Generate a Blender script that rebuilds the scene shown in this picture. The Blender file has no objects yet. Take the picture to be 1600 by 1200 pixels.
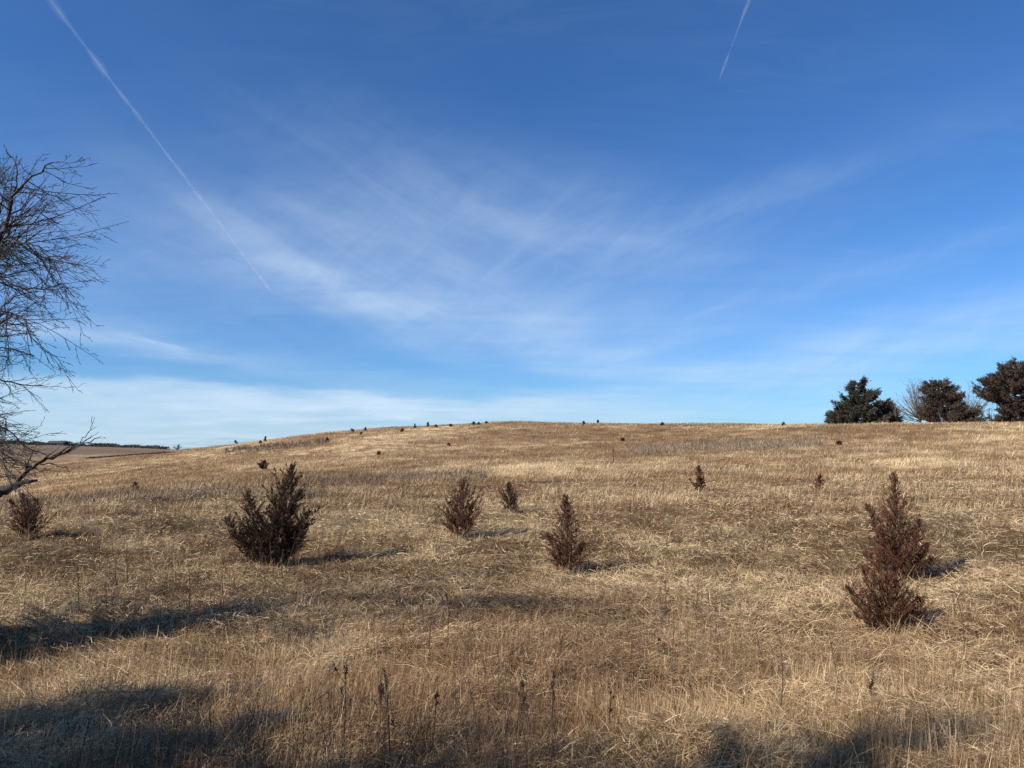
import bpy, math, random
import numpy as np
from mathutils import Vector, Matrix
rng = np.random.default_rng(7)
random.seed(7)
S = bpy.context.scene
COL = S.collection
R = math.radians
F = 1155.0                      # focal length in pixels of the 1600 px wide photograph
PITCH = R(5.1)
SUN_EL = 34.0
SUN_DIR = np.array([0.85, 0.53])    # horizontal direction the light travels
SUN_DIR = SUN_DIR / np.linalg.norm(SUN_DIR)

# ------------------------------------------------------------------ helpers
def tag(o, label=None, cat=None, group=None, kind=None):
    if label: o['label'] = label
    if cat: o['category'] = cat
    if group: o['group'] = group
    if kind: o['kind'] = kind
    return o

def empty(name, loc, label, cat, group=None):
    o = bpy.data.objects.new(name, None)
    COL.objects.link(o); o.location = Vector(loc); o.empty_display_size = .2
    return tag(o, label, cat, group)

def mesh_obj(name, verts, faces, mat, parent=None, cols=None, smooth=False):
    """verts (N,3) world space; faces: list of int arrays each (M,k)"""
    verts = np.asarray(verts, dtype=np.float64)
    if parent is not None:
        verts = verts - np.array(parent.location)
    if not isinstance(faces, list): faces = [faces]
    faces = [np.asarray(f, dtype=np.int32) for f in faces if len(f)]
    me = bpy.data.meshes.new(name)
    me.vertices.add(len(verts)); me.vertices.foreach_set('co', verts.astype(np.float32).ravel())
    nl = sum(f.size for f in faces); npoly = sum(len(f) for f in faces)
    me.loops.add(nl); me.polygons.add(npoly)
    me.loops.foreach_set('vertex_index', np.concatenate([f.ravel() for f in faces]))
    tot = np.concatenate([np.full(len(f), f.shape[1], dtype=np.int32) for f in faces])
    st = np.concatenate([[0], np.cumsum(tot)[:-1]]).astype(np.int32)
    me.polygons.foreach_set('loop_start', st)
    try: me.polygons.foreach_set('loop_total', tot)
    except Exception: pass
    me.polygons.foreach_set('use_smooth', np.full(npoly, smooth, dtype=bool))
    if cols is not None:
        a = me.color_attributes.new('Col', 'FLOAT_COLOR', 'POINT')
        c = np.ones((len(verts), 4), dtype=np.float32); c[:, :3] = cols
        a.data.foreach_set('color', c.ravel())
    me.update(calc_edges=True)
    me.materials.append(mat)
    o = bpy.data.objects.new(name, me); COL.objects.link(o)
    if parent is not None: o.parent = parent
    return o

def _h(ix, iy, seed):
    n = (ix.astype(np.int64) * 374761393 + iy.astype(np.int64) * 668265263 + seed * 974711) & 0xffffffff
    n = ((n ^ (n >> 13)) * 1274126177) & 0xffffffff
    n = n ^ (n >> 16)
    return (n & 0xffff) / 65535.0
def vn(x, y, seed=0):
    x = np.asarray(x, float); y = np.asarray(y, float)
    ix = np.floor(x); iy = np.floor(y); fx = x - ix; fy = y - iy
    fx = fx * fx * (3 - 2 * fx); fy = fy * fy * (3 - 2 * fy)
    a = _h(ix, iy, seed); b = _h(ix + 1, iy, seed); c = _h(ix, iy + 1, seed); d = _h(ix + 1, iy + 1, seed)
    return (a * (1 - fx) + b * fx) * (1 - fy) + (c * (1 - fx) + d * fx) * fy
def fbm(x, y, seed=0, o=3):
    s = 0; a = 1; t = 0
    for k in range(o):
        s = s + a * vn(x * 2 ** k + 17 * k, y * 2 ** k - 9 * k, seed + k); t += a; a *= .5
    return s / t

def ray(px, py):
    u = (px - 800) / F; v = (600 - py) / F
    c, s = math.cos(PITCH), math.sin(PITCH)
    return np.array([u, c - v * s, s + v * c])
def W(px, py, Y):
    d = ray(px, py); return d * (Y / d[1])
def project(X, Y, Z):
    c, s = math.cos(PITCH), math.sin(PITCH)
    dep = Y * c + Z * s; up = -Y * s + Z * c
    dep = np.maximum(dep, .01)
    return 800 + F * X / dep, 600 - F * up / dep

# ------------------------------------------------------------------ terrain
RL = np.array([0, 4.5, 8, 12, 16, 20, 26, 34, 50, 80, 115, 150, 200, 260, 400, 700, 1000, 1600, 4000, 20000.])
PC = np.array([-500, 0, 130, 260, 400, 550, 800, 1100, 1350, 1600, 2100.])
ZT = np.array([
 [-1.65,-1.80,-2.20,-2.45,-2.50,-2.30,-2.00,-2.20,-3.2,-4.6,-5.2,-5.4,-5.6,-5.4,-3.5, 2.0, 8.0,-10,-40,-60],
 [-1.65,-1.80,-2.25,-2.47,-2.45,-2.20,-1.95,-2.10,-3.3,-4.6,-5.2,-5.4,-5.5,-5.2,-3.0, 1.5, 6.6,-10,-40,-60],
 [-1.65,-1.80,-2.25,-2.47,-2.45,-2.20,-1.93,-2.05,-2.9,-3.7,-4.2,-4.4,-4.2,-3.6,-2.4, 0.8, 4.2,-10,-40,-60],
 [-1.65,-1.80,-2.25,-2.47,-2.47,-2.22,-1.93,-2.00,-2.4,-2.8,-2.7,-2.2,-1.3,-0.5,-1.4,-0.6, 1.2,-10,-40,-60],
 [-1.65,-1.80,-2.25,-2.47,-2.50,-2.25,-1.93,-1.98,-2.2,-2.0,-1.0, 0.4, 2.2, 2.2,-2.0,-6.0,-5.0,-12,-40,-60],
 [-1.65,-1.80,-2.25,-2.45,-2.50,-2.25,-1.93,-1.98,-2.0,-1.1, 0.8, 3.0, 5.3, 5.2,-1.0,-8.0,-8.0,-14,-40,-60],
 [-1.65,-1.80,-2.23,-2.43,-2.48,-2.25,-1.93,-1.95,-1.85,-0.6,1.8, 4.8, 7.4, 7.2, 0.0,-8.0,-8.0,-14,-40,-60],
 [-1.65,-1.80,-2.20,-2.40,-2.40,-2.20,-1.85,-1.85,-1.75, 0.1,2.8, 5.3, 6.4, 5.0,-1.0,-8.0,-8.0,-14,-40,-60],
 [-1.65,-1.78,-2.15,-2.35,-2.35,-2.10,-1.75,-1.75,-1.5, 0.7, 3.6, 4.1, 3.8, 2.6,-2.0,-8.0,-8.0,-14,-40,-60],
 [-1.65,-1.76,-2.12,-2.28,-2.22,-1.98,-1.65,-1.60,-1.2, 1.0, 3.45,3.7, 3.2, 2.2,-2.0,-8.0,-8.0,-14,-40,-60],
 [-1.65,-1.74,-2.05,-2.15,-2.05,-1.80,-1.50,-1.40,-0.9, 1.1, 3.5, 3.8, 3.2, 2.2,-2.0,-8.0,-8.0,-14,-40,-60]])
def _pchip_tab():
    x = np.log(RL + 4); xs = np.linspace(x[0], x[-1], 700); out = []
    for z in ZT:
        h = np.diff(x); dl = np.diff(z) / h; m = np.zeros_like(z)
        for i in range(1, len(z) - 1):
            m[i] = 0 if dl[i-1] * dl[i] <= 0 else 2 * dl[i-1] * dl[i] / (dl[i-1] + dl[i])
        m[0] = 0; m[-1] = dl[-1]
        k = np.clip(np.searchsorted(x, xs) - 1, 0, len(x) - 2); t = (xs - x[k]) / h[k]
        out.append((2*t**3-3*t**2+1)*z[k] + (t**3-2*t**2+t)*h[k]*m[k] + (-2*t**3+3*t**2)*z[k+1] + (t**3-t**2)*h[k]*m[k+1])
    return xs, np.array(out)
XS, TAB = _pchip_tab()
PCS = np.linspace(PC[0], PC[-1], 400)
TAB2 = np.array([np.interp(PCS, PC, TAB[:, j]) for j in range(TAB.shape[1])]).T    # (400, 700)
ker = np.exp(-np.linspace(-2, 2, 41) ** 2); ker /= ker.sum()
pad = np.vstack([np.repeat(TAB2[:1], 20, 0), TAB2, np.repeat(TAB2[-1:], 20, 0)])
TAB2 = np.array([np.convolve(pad[:, j], ker, 'valid') for j in range(pad.shape[1])]).T
MEAN = TAB2.mean(0)
def ground(X, Y):
    X = np.asarray(X, float); Y = np.asarray(Y, float)
    r = np.hypot(X, Y); az = np.arctan2(X, Y)
    px = 800 + F * np.tan(np.clip(az, -1.0, 1.0)); px = np.clip(px, PC[0], PC[-1])
    fi = (px - PCS[0]) / (PCS[-1] - PCS[0]) * (len(PCS) - 1); i = np.clip(fi.astype(int), 0, len(PCS) - 2); fi = fi - i
    fj = (np.log(r + 4) - XS[0]) / (XS[-1] - XS[0]) * (len(XS) - 1); j = np.clip(fj.astype(int), 0, len(XS) - 2); fj = np.clip(fj - j, 0, 1)
    z = (TAB2[i, j]*(1-fj)+TAB2[i, j+1]*fj)*(1-fi) + (TAB2[i+1, j]*(1-fj)+TAB2[i+1, j+1]*fj)*fi
    zm = MEAN[j]*(1-fj)+MEAN[j+1]*fj
    b = np.clip((np.abs(az) - 1.0) / 1.2, 0, 1); b = b*b*(3-2*b)
    z = z*(1-b) + zm*b
    near = np.clip(1 - r / 90, 0, 1)
    z = z + near * ((fbm(X*1.6, Y*1.6, 5, 2) - .5) * .20 + np.clip(1 - r/40, 0, 1)*(fbm(X*3.6, Y*3.6, 6, 2)-.5)*.13 + (fbm(X*.35, Y*.35, 9, 2) - .5) * .42)
    z = z + np.clip((r-40)/60, 0, 1) * (fbm(X*.06, Y*.06, 12, 3) - .5) * .9 * np.clip(3000/np.maximum(r, 1), 0, 1) * (r < 2500)
    return z
def gz(x, y): return float(ground(np.array([x]), np.array([y]))[0])
_t = np.geomspace(2.5, 1500, 5000)
def hit(px, py):
    d = ray(px, py); d = d / math.hypot(d[0], d[1])
    z = ground(d[0]*_t, d[1]*_t); k = np.argmax(d[2]*_t < z)
    if not (d[2]*_t < z).any(): return crest(px)
    t = _t[k]; return np.array([d[0]*t, d[1]*t, z[k]])
def crest(px, lo=60, hi=300, back=0.0):
    d = ray(px, 660); d = d / math.hypot(d[0], d[1])
    t = np.linspace(lo, hi, 500); z = ground(d[0]*t, d[1]*t)
    k = int(np.argmax(z / t)); tt = t[k] + back
    x, y = d[0]*tt, d[1]*tt
    return np.array([x, y, gz(x, y)])

# dark / grey bands of forbs and one painted shade patch, as seen areas on the slope: (px, py, rx, ry, tilt, strength)
BANDS = [(430, 699, 85, 6, -4, .9), (640, 744, 150, 8, -4, .75), (270, 772, 240, 7, -3, .8), (1140, 692, 160, 12, -3, .45),
         (1020, 708, 60, 8, 0, .5), (250, 752, 60, 5, 0, .3), (840, 686, 60, 5, -4, .4), (130, 730, 160, 4, -2, .4),
         (700, 690, 110, 7, -2, .3), (1300, 705, 140, 6, 0, .35), (420, 725, 60, 6, 0, .35),
         (1010, 885, 50, 14, 0, .3), (1480, 830, 110, 40, 20, .35), (980, 990, 60, 22, 0, .4), (1560, 700, 60, 6, 0, .25),
         (1120, 740, 200, 8, 0, .25), (150, 950, 230, 28, -4, .2)]  # last entry paints the left shade patch into the grass colour
def band(X, Y, Z):
    px, py = project(X, Y, Z); w = np.zeros_like(px)
    n = fbm(px*.02, py*.12, 31, 3)
    for (cx, cy, rx, ry, t, s) in BANDS:
        a = R(t); dx = px-cx; dy = py-cy
        u = (dx*math.cos(a)+dy*math.sin(a))/rx; v = (-dx*math.sin(a)+dy*math.cos(a))/ry
        w = np.maximum(w, s*np.clip(1.5*np.exp(-(u*u+v*v)) - .35 + (n-.5)*.9, 0, 1))
    return np.clip(w, 0, 1)

# ------------------------------------------------------------------ materials
def newmat(name):
    m = bpy.data.materials.new(name); m.use_nodes = True
    nt = m.node_tree; nt.nodes.clear()
    return m, nt, nt.nodes.new('ShaderNodeOutputMaterial')
def leaf_mat(name, trans=.25, rough=.75, spec=.15):
    m, nt, out = newmat(name)
    at = nt.nodes.new('ShaderNodeAttribute'); at.attribute_name = 'Col'
    geo = nt.nodes.new('ShaderNodeNewGeometry')
    no = nt.nodes.new('ShaderNodeTexNoise'); no.inputs['Scale'].default_value = 9; no.inputs['Detail'].default_value = 3
    nt.links.new(geo.outputs['Position'], no.inputs['Vector'])
    mr = nt.nodes.new('ShaderNodeMapRange'); mr.inputs[1].default_value = .3; mr.inputs[2].default_value = .7
    mr.inputs[3].default_value = .82; mr.inputs[4].default_value = 1.18
    nt.links.new(no.outputs['Fac'], mr.inputs[0])
    mx = nt.nodes.new('ShaderNodeVectorMath'); mx.operation = 'SCALE'
    nt.links.new(at.outputs['Color'], mx.inputs[0]); nt.links.new(mr.outputs[0], mx.inputs['Scale'])
    p = nt.nodes.new('ShaderNodeBsdfPrincipled'); p.inputs['Roughness'].default_value = rough
    p.inputs['Specular IOR Level'].default_value = spec
    nt.links.new(mx.outputs[0], p.inputs['Base Color'])
    t = nt.nodes.new('ShaderNodeBsdfTranslucent'); nt.links.new(mx.outputs[0], t.inputs['Color'])
    ms = nt.nodes.new('ShaderNodeMixShader'); ms.inputs[0].default_value = trans
    nt.links.new(p.outputs[0], ms.inputs[1]); nt.links.new(t.outputs[0], ms.inputs[2])
    nt.links.new(ms.outputs[0], out.inputs[0])
    return m
def bark_mat(name, c1, c2, scale=14, rough=.85):
    m, nt, out = newmat(name)
    geo = nt.nodes.new('ShaderNodeNewGeometry')
    mp = nt.nodes.new('ShaderNodeMapping'); mp.inputs['Scale'].default_value = (1, 1, .3)
    no = nt.nodes.new('ShaderNodeTexNoise'); no.inputs['Scale'].default_value = scale; no.inputs['Detail'].default_value = 5
    nt.links.new(geo.outputs['Position'], mp.inputs[0]); nt.links.new(mp.outputs[0], no.inputs['Vector'])
    cr = nt.nodes.new('ShaderNodeValToRGB'); cr.color_ramp.elements[0].position = .32; cr.color_ramp.elements[1].position = .68
    cr.color_ramp.elements[0].color = (*c1, 1); cr.color_ramp.elements[1].color = (*c2, 1)
    nt.links.new(no.outputs['Fac'], cr.inputs[0])
    p = nt.nodes.new('ShaderNodeBsdfPrincipled'); p.inputs['Roughness'].default_value = rough; p.inputs['Specular IOR Level'].default_value = .2
    nt.links.new(cr.outputs[0], p.inputs['Base Color'])
    b = nt.nodes.new('ShaderNodeBump'); b.inputs['Strength'].default_value = .6; b.inputs['Distance'].default_value = .01
    nt.links.new(no.outputs['Fac'], b.inputs['Height']); nt.links.new(b.outputs[0], p.inputs['Normal'])
    nt.links.new(p.outputs[0], out.inputs[0])
    return m
def ground_mat():
    m, nt, out = newmat('prairie_soil_and_thatch')
    at = nt.nodes.new('ShaderNodeAttribute'); at.attribute_name = 'Col'
    geo = nt.nodes.new('ShaderNodeNewGeometry')
    vals = []
    for sc, lo, hi in ((14, .55, 1.35), (1.7, .75, 1.25), (.25, .85, 1.15)):
        no = nt.nodes.new('ShaderNodeTexNoise'); no.inputs['Scale'].default_value = sc; no.inputs['Detail'].default_value = 6
        no.inputs['Roughness'].default_value = .7
        nt.links.new(geo.outputs['Position'], no.inputs['Vector'])
        mr = nt.nodes.new('ShaderNodeMapRange'); mr.inputs[1].default_value = .3; mr.inputs[2].default_value = .7
        mr.inputs[3].default_value = lo; mr.inputs[4].default_value = hi
        nt.links.new(no.outputs['Fac'], mr.inputs[0]); vals.append((mr, no))
    m1 = nt.nodes.new('ShaderNodeMath'); m1.operation = 'MULTIPLY'
    nt.links.new(vals[0][0].outputs[0], m1.inputs[0]); nt.links.new(vals[1][0].outputs[0], m1.inputs[1])
    m2 = nt.nodes.new('ShaderNodeMath'); m2.operation = 'MULTIPLY'
    nt.links.new(m1.outputs[0], m2.inputs[0]); nt.links.new(vals[2][0].outputs[0], m2.inputs[1])
    mx = nt.nodes.new('ShaderNodeVectorMath'); mx.operation = 'SCALE'
    nt.links.new(at.outputs['Color'], mx.inputs[0]); nt.links.new(m2.outputs[0], mx.inputs['Scale'])
    p = nt.nodes.new('ShaderNodeBsdfPrincipled'); p.inputs['Roughness'].default_value = .95; p.inputs['Specular IOR Level'].default_value = .05
    nt.links.new(mx.outputs[0], p.inputs['Base Color'])
    b = nt.nodes.new('ShaderNodeBump'); b.inputs['Strength'].default_value = .8; b.inputs['Distance'].default_value = .08
    nt.links.new(vals[0][1].outputs['Fac'], b.inputs['Height']); nt.links.new(b.outputs[0], p.inputs['Normal'])
    nt.links.new(p.outputs[0], out.inputs[0])
    return m
M_GRASS = leaf_mat('dry_grass_blades', .22)
M_CEDAR = leaf_mat('cedar_foliage', .08, .8)
M_WEED = leaf_mat('dead_weed_parts', .05, .8)
M_GROUND = ground_mat()
M_BARK = bark_mat('grey_brown_bark', (.032, .026, .023), (.10, .082, .072))
M_CBARK = bark_mat('cedar_bark', (.06, .04, .03), (.17, .12, .09))
M_PALEB = bark_mat('far_twig_bark', (.13, .105, .09), (.26, .215, .185), 4)

# ------------------------------------------------------------------ grass colours
STRAW = np.array([.84, .63, .36]); TAN = np.array([.59, .41, .215]); BROWN = np.array([.235, .138, .068])
GREY = np.array([.27, .20, .145]); RUST = np.array([.35, .19, .095]); OLIVE = np.array([.25, .215, .11]); DARK = np.array([.10, .066, .045])
def grass_cols(X, Y, Z, n, bias=0.0, spread=1.0):
    p1 = fbm(X*.55, Y*.55, 41, 3); p2 = fbm(X*.22+5, Y*.22, 52, 3); p3 = fbm(X*.9, Y*.9, 63, 2)
    far = np.clip(np.hypot(X, Y)/60, 0, 1)
    p4 = fbm(X*.05, Y*.05, 66, 3)
    p5 = fbm(X*2.6, Y*2.6, 67, 2)
    t = np.clip(.52 - .06*far + (p1-.5)*1.3 + (p5-.5)*1.0*(1-far) + (p4-.5)*1.2*far + bias + rng.normal(0, .33*spread, n), 0, 1)[:, None]
    c = BROWN*(1-t) + TAN*t
    t2 = np.clip((t[:, 0]-.55)/.45, 0, 1)[:, None]; c = c*(1-t2) + STRAW*t2
    ru = (np.clip((p2-.50)*5, 0, 1) * (rng.random(n) < .5))[:, None]*.65; c = c*(1-ru) + RUST*ru
    ol = (np.clip((p3-.6)*5, 0, 1) * (rng.random(n) < .4))[:, None]*.5; c = c*(1-ol) + OLIVE*ol
    b = band(X, Y, Z)[:, None]*(.55+.45*rng.random(n))[:, None]; c = c*(1-.75*b) + (GREY*.62)*(.75*b)
    return c * (.82 + .36*rng.random(n))[:, None]

# ------------------------------------------------------------------ ground sheet
def build_ground():
    azs = np.concatenate([np.linspace(-180, -48, 40)[:-1], np.linspace(-48, 48, 340), np.linspace(48, 180, 40)[1:-1]])
    azs = np.radians(azs); rs = np.concatenate([np.geomspace(.6, 300, 330), np.geomspace(304, 1700, 190), np.geomspace(1800, 20000, 24)])
    A, RR = np.meshgrid(azs, rs); X = RR*np.sin(A); Y = RR*np.cos(A); Z = ground(X, Y)
    nA, nR = len(azs), len(rs)
    V = np.stack([X.ravel(), Y.ravel(), Z.ravel()], 1); V = np.vstack([V, [0, 0, gz(0, 0)]])
    i = np.arange(nR-1)[:, None]*nA; j = np.arange(nA)[None]; j2 = (j+1) % nA
    Q = np.stack([i+j, i+j2, i+nA+j2, i+nA+j], -1).reshape(-1, 4)[:, ::-1]
    T = np.stack([np.full(nA, nA*nR), (np.arange(nA)+1) % nA, np.arange(nA)], 1)[:, ::-1]
    r = np.hypot(V[:, 0], V[:, 1]); n = len(V)
    c = grass_cols(V[:, 0], V[:, 1], V[:, 2], n, 0, .2)
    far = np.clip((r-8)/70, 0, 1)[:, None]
    c = c*(.27+.62*far)  # near ground colour darkened to paint shade into the gaps between blades
    fields = vn(V[:, 0]*.006, V[:, 1]*.004, 77)[:, None]; f = np.clip((r-260)/200, 0, 1)[:, None]
    c = c*(1-f) + (np.array([.235, .165, .105])*(.7+.55*fields))*f
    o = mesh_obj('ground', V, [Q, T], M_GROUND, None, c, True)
    tag(o, 'rolling winter prairie hillside of tan and brown soil and thatch', 'ground', kind='structure')
build_ground()

# ------------------------------------------------------------------ blades
def blades(root, dirv, bend, L, Wd, col, nseg=2, tipdark=1.05):
    n = len(root)
    side = np.cross(dirv, rng.normal(size=(n, 3))); side /= np.linalg.norm(side, axis=1)[:, None] + 1e-9
    ts = np.linspace(0, 1, nseg+1); vs = []; cs = []
    for k, t in enumerate(ts):
        p = root + dirv*(L*t)[:, None] + bend*(L*t*t)[:, None]
        w = (Wd*.5*(1 - .8*t**1.5))[:, None]*side
        vs += [p-w, p+w]; cc = col*(.88+(tipdark-.88)*t); cs += [cc, cc]
    V = np.stack(vs, 1).reshape(-1, 3); C = np.stack(cs, 1).reshape(-1, 3)
    k2 = 2*(nseg+1); base = (np.arange(n)*k2)[:, None]
    fs = [np.stack([base[:, 0]+2*k, base[:, 0]+2*k+1, base[:, 0]+2*k+3, base[:, 0]+2*k+2], 1) for k in range(nseg)]
    return V, np.concatenate(fs), C
def scatter(n, r0, r1, p, azd=41):
    """radius density ~ r^-p (per unit r)"""
    u = rng.random(n); a = 1-p
    r = (r0**a + u*(r1**a - r0**a))**(1/a) if abs(a) > 1e-6 else r0*(r1/r0)**u
    az = np.radians(rng.uniform(-azd, azd, n)); return r*np.sin(az), r*np.cos(az), r
def keep(m, *arrs): return [a[m] for a in arrs]
def unit(v): return v/(np.linalg.norm(v, axis=1)[:, None]+1e-9)

def matted(n, r0, r1, p):
    X, Y, r = scatter(n, r0, r1, p)
    n = len(X); Z = ground(X, Y)
    fld = fbm(X*.8, Y*.8, 71, 2)*4*np.pi + rng.normal(0, 1.3, n)
    lean = np.radians(np.clip(rng.normal(68, 20, n), 5, 95))
    d = np.stack([np.sin(lean)*np.cos(fld), np.sin(lean)*np.sin(fld), np.cos(lean)], 1)
    b = np.stack([rng.normal(0, .42, n), rng.normal(0, .42, n), rng.normal(-.25, .25, n)], 1)
    lod = np.clip(r/7.5, 1, 6)
    L = rng.uniform(.05, .165, n)*np.minimum(lod, 1.35)
    w = rng.uniform(.0028, .0062, n)*lod
    lift = rng.random(n)**1.3*(.03+.14*np.clip(fbm(X*1.1, Y*1.1, 74, 3)*2-.5, 0, 1))
    root = np.stack([X, Y, Z+lift-.01], 1)
    c = grass_cols(X, Y, Z, n, -.02, 1.35); hi = (rng.random(n) < .08)[:, None]; c = np.where(hi, c*.35+np.array([.80, .64, .41])*.65, c)
    return blades(root, d, b, L, w, c, 2)
def standing(n, r0, r1, p, h0=.22, h1=.55, thr=.5, bias=.05):
    X, Y, r = scatter(n, r0, r1, p)
    m = fbm(X*.7, Y*.7, 81, 3) + rng.normal(0, .09, len(X)) > thr
    X, Y, r = keep(m, X, Y, r); n = len(X); Z = ground(X, Y)
    wind = .22
    a = rng.uniform(0, 2*np.pi, n); ln = np.abs(rng.normal(0, .22, n))
    d = unit(np.stack([wind*rng.random(n)+ln*np.cos(a), ln*np.sin(a), np.ones(n)], 1))
    b = np.stack([rng.normal(.12, .15, n), rng.normal(0, .15, n), -.12*rng.random(n)], 1)
    lod = np.clip(r/8, 1, 7)
    return blades(np.stack([X, Y, Z-.01], 1), d, b, rng.uniform(h0, h1, n)*np.clip(1+(fbm(X*.4, Y*.4, 90, 2)-.5), .5, 1.5), rng.uniform(.0022, .0048, n)*lod,
                  grass_cols(X, Y, Z, n, bias), 2)
def rusty(n):
    X, Y, r = scatter(n, 3.6, 9, 1.1)
    m = (fbm(X*.9, Y*.9, 84, 3) + rng.normal(0, .06, len(X)) + .12*np.clip(-X/Y*1.4, -.6, 1) > .50)
    X, Y, r = keep(m, X, Y, r); n = len(X); Z = ground(X, Y); a = rng.uniform(0, 2*np.pi, n); ln = np.abs(rng.normal(0, .14, n))
    d = unit(np.stack([.06+ln*np.cos(a), ln*np.sin(a), np.ones(n)], 1)); b = rng.normal(0, .09, (n, 3))
    c = grass_cols(X, Y, Z, n, -.05, 1.1); k = (.5*rng.random(n))[:, None]; c = c*(1-k)+RUST*k*.9
    return blades(np.stack([X, Y, Z-.01], 1), d, b, rng.uniform(.16, .42, n), rng.uniform(.002, .0042, n), c, 2)
def clumps(nc, per, r0, r1, p):
    X, Y, r = scatter(nc, r0, r1, p)
    ch = rng.uniform(.6, 1.25, nc); tint = rng.normal(0, .22, nc)
    i = np.repeat(np.arange(nc), per); n = len(i)
    a = rng.uniform(0, 2*np.pi, n); q = rng.random(n)**.6*.09*ch[i]
    x = X[i]+q*np.cos(a); y = Y[i]+q*np.sin(a); z = ground(x, y)
    sp = rng.uniform(.05, .65, n)
    d = unit(np.stack([sp*np.cos(a)+.08, sp*np.sin(a), np.ones(n)], 1))
    b = np.stack([.35*sp*np.cos(a), .35*sp*np.sin(a), -.25*sp], 1)
    c = grass_cols(x, y, z, n, .05, .7); w = np.clip(tint[i], -.3, .5)[:, None]
    c = c*(1-np.clip(w, 0, .5)) + RUST*.9*np.clip(w, 0, .5)
    return blades(np.stack([x, y, z-.01], 1), d, b, rng.uniform(.08, .27, n)*ch[i], rng.uniform(.0022, .0045, n)*np.clip(r[i]/8, 1, 4), c, 2)
def join(parts):
    V = []; Fs = []; C = []; o = 0
    for v, f, c in parts: V.append(v); Fs.append(f+o); C.append(c); o += len(v)
    return np.vstack(V), np.vstack(Fs), np.vstack(C)
V, Fc, C = join([matted(540000, 3.2, 75, 1.5)])
tag(mesh_obj('matted_grass', V, Fc, M_GRASS, None, C), 'tangled flattened tan winter grass covering the slope', 'grass', kind='stuff')
def tufts():
    out = []
    for (px, py, rad, n) in [(428, 886, .55, 420), (42, 842, .3, 160), (722, 840, .3, 160), (800, 803, .2, 90), (888, 895, .3, 200), (1410, 905, .35, 240), (1400, 992, .34, 300), (1093, 768, .3, 80), (1280, 768, .3, 80), (411, 735, .5, 60)]:
        b = hit(px, py); a = rng.uniform(0, 6.283, n); q = rad*rng.uniform(.15, 1.25, n); x = b[0]+q*np.cos(a); y = b[1]+q*np.sin(a); z = ground(x, y); r = np.hypot(x, y)
        d = unit(np.stack([rng.normal(.05, .3, n), rng.normal(0, .3, n), np.ones(n)], 1)); c = grass_cols(x, y, z, n, .05, 1.1)
        out.append(blades(np.stack([x, y, z-.01], 1), d, rng.normal(0, .2, (n, 3)), rng.uniform(.12, .36, n), rng.uniform(.0025, .0045, n)*np.clip(r/8, 1, 5), c, 2))
    return out
V, Fc, C = join(tufts()+[standing(36000, 3.2, 34, 1.5, .12, .32, .57), standing(60000, 24, 90, 1.0, .14, .36, .50), rusty(22000), clumps(1900, 24, 3.4, 30, 1.3)])
tag(mesh_obj('standing_grass', V, Fc, M_GRASS, None, C), 'upright straw coloured bunch grass standing above the thatch', 'grass', kind='stuff')
def far_grass(n):
    X, Y, r = scatter(n, 45, 270, .75, 38)
    Z = ground(X, Y); b_ = band(X, Y, Z); a = rng.uniform(0, 2*np.pi, n); ln = np.abs(rng.normal(0, .45, n))
    d = unit(np.stack([.15+ln*np.cos(a), ln*np.sin(a), np.ones(n)], 1))
    b = np.stack([rng.normal(.1, .2, n), rng.normal(0, .2, n), -.15*rng.random(n)], 1)
    return blades(np.stack([X, Y, Z-.02], 1), d, b, rng.uniform(.14, .40, n)*(1+.9*b_), rng.uniform(.03, .075, n)*np.clip(r/120, .5, 1.6), grass_cols(X, Y, Z, n, .03, .8), 2)
V, Fc, C = far_grass(170000)
tag(mesh_obj('hill_grass', V, Fc, M_GRASS, None, C), 'dry tan grass covering the far hill up to the skyline', 'grass', kind='stuff')

# ------------------------------------------------------------------ stem / tube helpers
class Tubes:
    def __init__(s): s.v = []; s.f = []; s.n = 0
    def add(s, pts, rad, k=4):
        P = np.asarray(pts, float); m = len(P); rad = np.broadcast_to(rad, (m,))
        T = np.gradient(P, axis=0); T = unit(T)
        ref = np.array([.31, .2, .93]) if abs(T[0][2]) < .9 else np.array([1., .1, 0])
        N = unit(np.cross(T, ref)); B = np.cross(T, N)
        a = np.arange(k)*2*np.pi/k
        ring = P[:, None] + rad[:, None, None]*(np.cos(a)[None, :, None]*N[:, None] + np.sin(a)[None, :, None]*B[:, None])
        s.v.append(ring.reshape(-1, 3))
        i = np.arange(m-1)[:, None]*k; j = np.arange(k)[None]; j2 = (j+1) % k
        s.f.append(s.n + np.stack([i+j, i+j2, i+k+j2, i+k+j], -1).reshape(-1, 4))
        s.n += m*k
    def build(s, name, mat, parent=None, col=None):
        V = np.vstack(s.v); return mesh_obj(name, V, np.vstack(s.f), mat, parent, None if col is None else np.tile(col, (len(V), 1)), True)
def slivers(P, D, L, Wd):
    """diamond shaped leaf sprigs, folded along the middle"""
    n = len(P); side = unit(np.cross(D, rng.normal(size=(n, 3)))); up = np.cross(side, D)
    mid = P + D*(L*.45)[:, None]
    V = np.stack([P, mid+side*(Wd*.5)[:, None]+up*(Wd*.12)[:, None], P+D*L[:, None], mid-side*(Wd*.5)[:, None]], 1).reshape(-1, 3)
    b = np.arange(n)*4
    return V, np.stack([b, b+1, b+2, b+3], 1)
def rv(s=1.0): return rng.normal(size=3)*s
def nrm(v): v = np.asarray(v, float); return v/(np.linalg.norm(v)+1e-9)

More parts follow.
